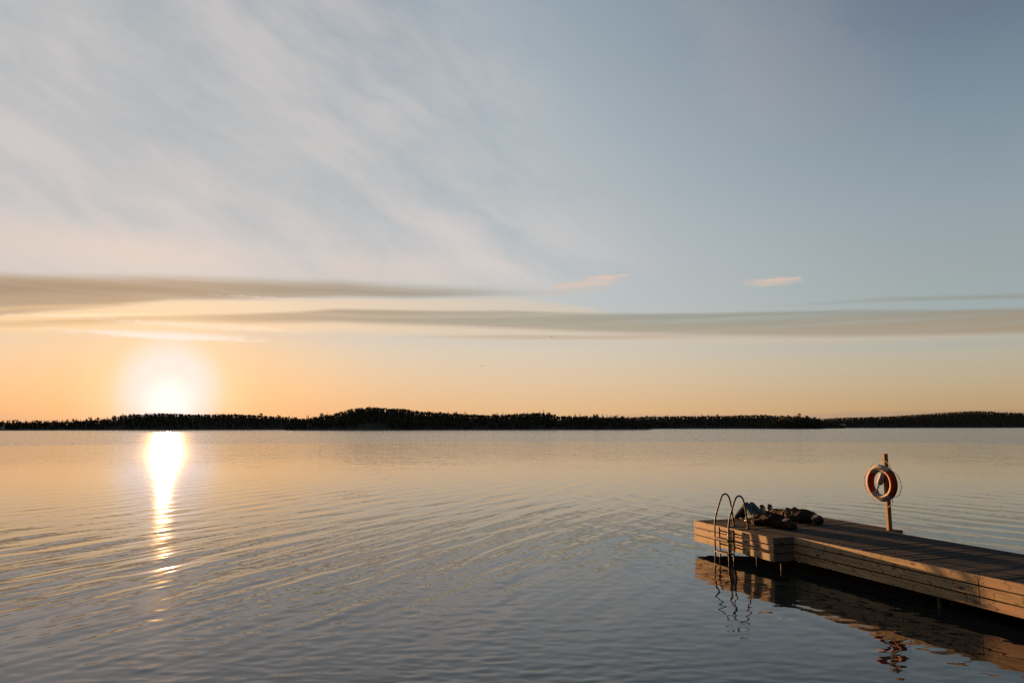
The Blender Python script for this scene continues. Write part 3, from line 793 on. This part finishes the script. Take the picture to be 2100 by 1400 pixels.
# limbs: hip, knee, ankle, toe
L1 = [Vector(q) for q in ((.95, 1.78, .13), (.99, 2.15, .355), (.96, 2.46, .085), (.93, 2.62, .035))]
L2 = [Vector(q) for q in ((1.12, 1.78, .13), (1.17, 2.20, .345), (1.15, 2.53, .085), (1.19, 2.69, .035))]
Ar1 = [Vector(q) for q in ((.90, 1.26, .13), (.795, 1.55, .065), (.815, 1.83, .075))]
Ar2 = [Vector(q) for q in ((1.25, 1.24, .13), (1.36, 1.50, .09), (1.17, 1.66, .235))]
def leg(L, a, b_, c, foot=True):
    o = [[(L[0], a), (L[1], b_)], [(L[1], b_), (L[1].lerp(L[2], .35), b_ * .92), (L[2], c)]]
    return o
def bare_foot(an, toe, s):
    d = (toe - an); d.z = 0; d.normalize(); n = Vector((-d.y, d.x, 0)) * s
    o = [[(an, .036), (an - d * .035 + Vector((0, 0, -.045)), .030), (toe - d * .06 + Vector((0, 0, .0)) + n * .02, .018), (toe - d * .06 - n * .02, .018)]]
    for i in range(5): o.append([(toe - d * .06 + n * (.030 - .015 * i), .012), (toe - d * (.012 * i) + n * (.032 - .016 * i) - Vector((0, 0, .012)), .010 - .0008 * i)])
    return o
tors1 = [[((.95, 1.74, .12), .105), ((1.12, 1.74, .12), .105), ((.97, 1.52, .12), .10), ((1.13, 1.52, .12), .10)],
         [((.97, 1.52, .12), .10), ((1.13, 1.52, .12), .10), ((.93, 1.26, .13), .075), ((1.23, 1.24, .13), .075), ((1.08, 1.33, .145), .115)],
         [((1.08, 1.2, .12), .06), ((1.09, 1.06, .12), .055)]]
body = tors1 + leg(L1, .078, .052, .036) + leg(L2, .078, .052, .036) + bare_foot(L1[2], L1[3], 1) + bare_foot(L2[2], L2[3], -1)
body += [[(Ar1[0], .048), (Ar1[1], .038)], [(Ar1[1], .038), (Ar1[2], .026)], [(Ar2[0], .048), (Ar2[1], .038)], [(Ar2[1], .038), (Ar2[2], .026)]]
body += hand(Ar1[2], (.08, 1, -.08), (.2, 0, 1), 1) + hand(Ar2[2], (-.9, .25, -.05), (0, 0, 1), -1)
body += head((1.09, .935, .118), (0, -1, .1), (.1, .12, 1))
hulls(body, .0075, 'body', skin, p1)
def grow(parts, d): return [[(p, (r + d if not isinstance(r, tuple) else tuple(q + d for q in r))) for p, r in part] for part in parts]
hulls(grow([tors1[0]] + leg(L1, .084, .062, .050) + leg(L2, .084, .062, .050), .012), .011, 'trousers', jeans, p1, .008, 15., 3.)
hulls(grow(tors1[:2] + [[((1.08, 1.24, .12), .07), ((1.09, 1.12, .12), .062)]] + [[(Ar1[0], .055), (Ar1[1], .048)], [(Ar1[1], .048), (Ar1[2], .034)], [(Ar2[0], .055), (Ar2[1], .048)], [(Ar2[1], .048), (Ar2[2], .034)]], .016),
      .011, 'jacket', blackc, p1, .012, 13., 8.)
hulls([[((1.09, .895, .105), (.098, .098, .095)), ((1.09, .93, .095), (.094, .08, .088))], [((1.09, .87, .10), .08), ((1.13, .80, .055), .05), ((1.04, .79, .05), .045)]], .010, 'hair', hairm, p1, .010, 26., 1.)
hulls([[((.93, 1.12, .08), .08), ((1.24, 1.10, .075), .075), ((1.01, .86, .06), .06), ((1.18, .84, .06), .06)]], .012, 'hood', blackc, p1, .010, 14., 5.)

p2 = pier_thing('person', 'person in dark clothes and grey shoes lying stretched out, behind the barefoot one', 'person', 'people lying on the pier', loc=(0, 0, ZD))
M1_ = [Vector(q) for q in ((1.95, 2.00, .12), (1.95, 2.37, .155), (1.95, 2.72, .075))]
M2_ = [Vector(q) for q in ((2.10, 2.00, .12), (2.12, 2.38, .135), (2.105, 2.74, .075))]
B1 = [Vector(q) for q in ((1.90, 1.52, .12), (1.80, 1.80, .08), (1.97, 2.00, .235))]
B2 = [Vector(q) for q in ((2.26, 1.50, .12), (2.36, 1.78, .08), (2.14, 1.97, .24))]
tors2 = [[((1.94, 1.98, .13), .105), ((2.10, 1.98, .13), .105), ((1.96, 1.80, .13), .105), ((2.12, 1.80, .13), .105)],
         [((1.96, 1.80, .13), .105), ((2.12, 1.80, .13), .105), ((1.93, 1.53, .14), .085), ((2.23, 1.51, .14), .085), ((2.08, 1.62, .15), .125)],
         [((2.08, 1.45, .12), .06), ((2.10, 1.34, .12), .055)]]
body = tors2 + leg(M1_, .082, .054, .038) + leg(M2_, .082, .054, .038)
body += [[(B1[0], .05), (B1[1], .04)], [(B1[1], .04), (B1[2], .027)], [(B2[0], .05), (B2[1], .04)], [(B2[1], .04), (B2[2], .027)]]
body += hand(B1[2], (.9, .2, .0), (0, 0, 1), 1) + hand(B2[2], (-.9, .15, .1), (0, 0, 1), -1)
body += head((2.11, 1.215, .122), (.05, -1, .05), (-.12, .1, 1))
for an, sx_ in ((M1_[2], -1), (M2_[2], 1)): body += [[(an, .036), (an + Vector((0, .03, -.03)), .03), (an + Vector((sx_ * .04, .05, .12)), .024)]]
hulls(body, .0075, 'body', skin, p2)
hulls(grow([tors2[0]] + leg(M1_, .092, .068, .052) + leg(M2_, .092, .068, .052), .012), .011, 'trousers', trousers, p2, .010, 13., 11.)
hulls(grow(tors2[:2] + [[((2.08, 1.48, .12), .07), ((2.10, 1.40, .12), .064)]] + [[(B1[0], .06), (B1[1], .052)], [(B1[1], .052), (B1[2], .037)], [(B2[0], .06), (B2[1], .052)], [(B2[1], .052), (B2[2], .037)]], .018),
      .011, 'jacket', jacket, p2, .014, 12., 17.)
hulls([[((2.115, 1.175, .108), (.098, .098, .095)), ((2.11, 1.21, .098), (.094, .08, .088))]], .010, 'hair', hairm, p2, .007, 26., 2.)
for an, sx_ in ((M1_[2], -1), (M2_[2], 1)):
    up_ = Vector((sx_ * .22, .34, 1)).normalized(); out = Vector((0, 1, -.28)).normalized(); sd = up_.cross(out)
    heel = an + Vector((0, .045, -.03))
    hulls([[(an + Vector((0, .005, 0)), .048), (heel, .038), (heel + up_ * .10 - out * .018, .042)], [(heel + up_ * .10 - out * .018, .042), (heel + up_ * .215 - out * .005 + sd * .022, .038), (heel + up_ * .205 - out * .005 - sd * .022, .038), (heel + up_ * .15 + sd * .036, .038), (heel + up_ * .15 - sd * .036, .038)]],
          .008, 'shoe', shoe, p2)
    hulls([[(heel + out * .034, .016), (heel + up_ * .1 + out * .030 + sd * .03, .010), (heel + up_ * .1 + out * .030 - sd * .03, .010), (heel + up_ * .235 + out * .022, .014), (heel + out * .034 + sd * .02, .012), (heel + out * .034 - sd * .02, .012)]],
          .006, 'shoe_sole', sole, p2, smooth_it=1)
for root, c, t, f in ((p1, Vector((1.09, .935, .118)), Vector((0, -1, .1)), Vector((.1, .12, 1))), (p2, Vector((2.11, 1.215, .122)), Vector((.05, -1, .05)), Vector((-.12, .1, 1)))):
    t.normalize(); f.normalize(); s = t.cross(f)
    for e in (-1, 1):
        bm = bmesh.new(); bmesh.ops.create_uvsphere(bm, u_segments=8, v_segments=6, radius=.009)
        for v in bm.verts: v.co += c + t * -.004 + f * .083 + s * .03 * e
        obj('eye', bm, eye, root, True)

# ------------------------------------------------------------------ birds
birdm = cloth('bird_plumage', (.02, .018, .016))
def bird(loc, rz, k, up, label):
    t = empty('bird', loc, rz, label, 'bird', 'birds flying over the lake')
    hulls([[((0, -.10 * k, 0), .012 * k), ((0, 0, 0), .035 * k), ((0, .08 * k, .005), .026 * k)], [((0, .08 * k, .005), .026 * k), ((0, .125 * k, .015), .018 * k)],
           [((0, .125 * k, .015), .012 * k), ((0, .16 * k, .012), .003 * k)], [((0, -.10 * k, 0), .010 * k), ((.025 * k, -.17 * k, 0), .004 * k), ((-.025 * k, -.17 * k, 0), .004 * k)]], .006 * k, 'body', birdm, t)
    for s in (-1, 1):
        bm = bmesh.new()
        P = [(.02, .05, .01, .05), (.12, .06, up, .045), (.22, .02, up * .6, .035), (.32, -.05, up * -.9, .012)]
        rows_ = []
        for x, y, z, c in P:
            rows_.append([bm.verts.new(Vector((s * x, y + dy_, z + dz_)) * k) for dy_, dz_ in ((c * .5, 0), (0, .008), (-c * 1.3, 0), (0, -.006))])
        for a, b_ in zip(rows_, rows_[1:]):
            for j in range(4): bm.faces.new((a[j], a[(j + 1) % 4], b_[(j + 1) % 4], b_[j]))
        bm.faces.new(rows_[0]); bm.faces.new(rows_[-1])
        obj('wing', bm, birdm, t, True)
bird((5.02, 90, 14.0), R(10), 1.0, .12, 'small black bird with bent wings just under the grey cloud band, the higher of two')
bird((-4.55, 110, 12.1), R(40), .85, .05, 'tiny dark bird low in the peach sky above the headland, the lower of two')

# ------------------------------------------------------------------ cottages on the far shore
def cottage(x, y, z, w, wallc, label):
    t = empty('cottage', (x, y, z), 0, label, 'cottage', 'cottages on the far shore')
    bm = bmesh.new(); box(bm, -w / 2, w / 2, -2.2, 2.2, -1., 2.6); obj('wall', bm, material('cottage_paint', .8, wallc)[0], t)
    bm = bmesh.new(); vs = [bm.verts.new(q) for q in ((-w / 2 - .3, -2.6, 2.5), (w / 2 + .3, -2.6, 2.5), (w / 2 + .3, 2.6, 2.5), (-w / 2 - .3, 2.6, 2.5), (-w / 2 - .3, 0, 4.3), (w / 2 + .3, 0, 4.3))]
    for f in ((0, 1, 5, 4), (2, 3, 4, 5), (0, 4, 3), (1, 2, 5), (0, 3, 2, 1)): bm.faces.new([vs[i] for i in f])
    obj('roof', bm, material('cottage_roof', .8, (.30, .27, .25))[0], t)
    for q in (-.28, .18):
        bm = bmesh.new(); box(bm, w * q, w * q + .9, -2.26, -2.19, .8, 1.8); obj('window', bm, material('pane', .1, (.04, .05, .06))[0], t)
cottage(-765, 1092, 1.0, 4, (.35, .33, .30), 'small white cottage by the water at the left edge of the far shore')
cottage(862, 1893, 6.2, 12, (.30, .30, .28), 'pale cottage above the water right of the small islet')
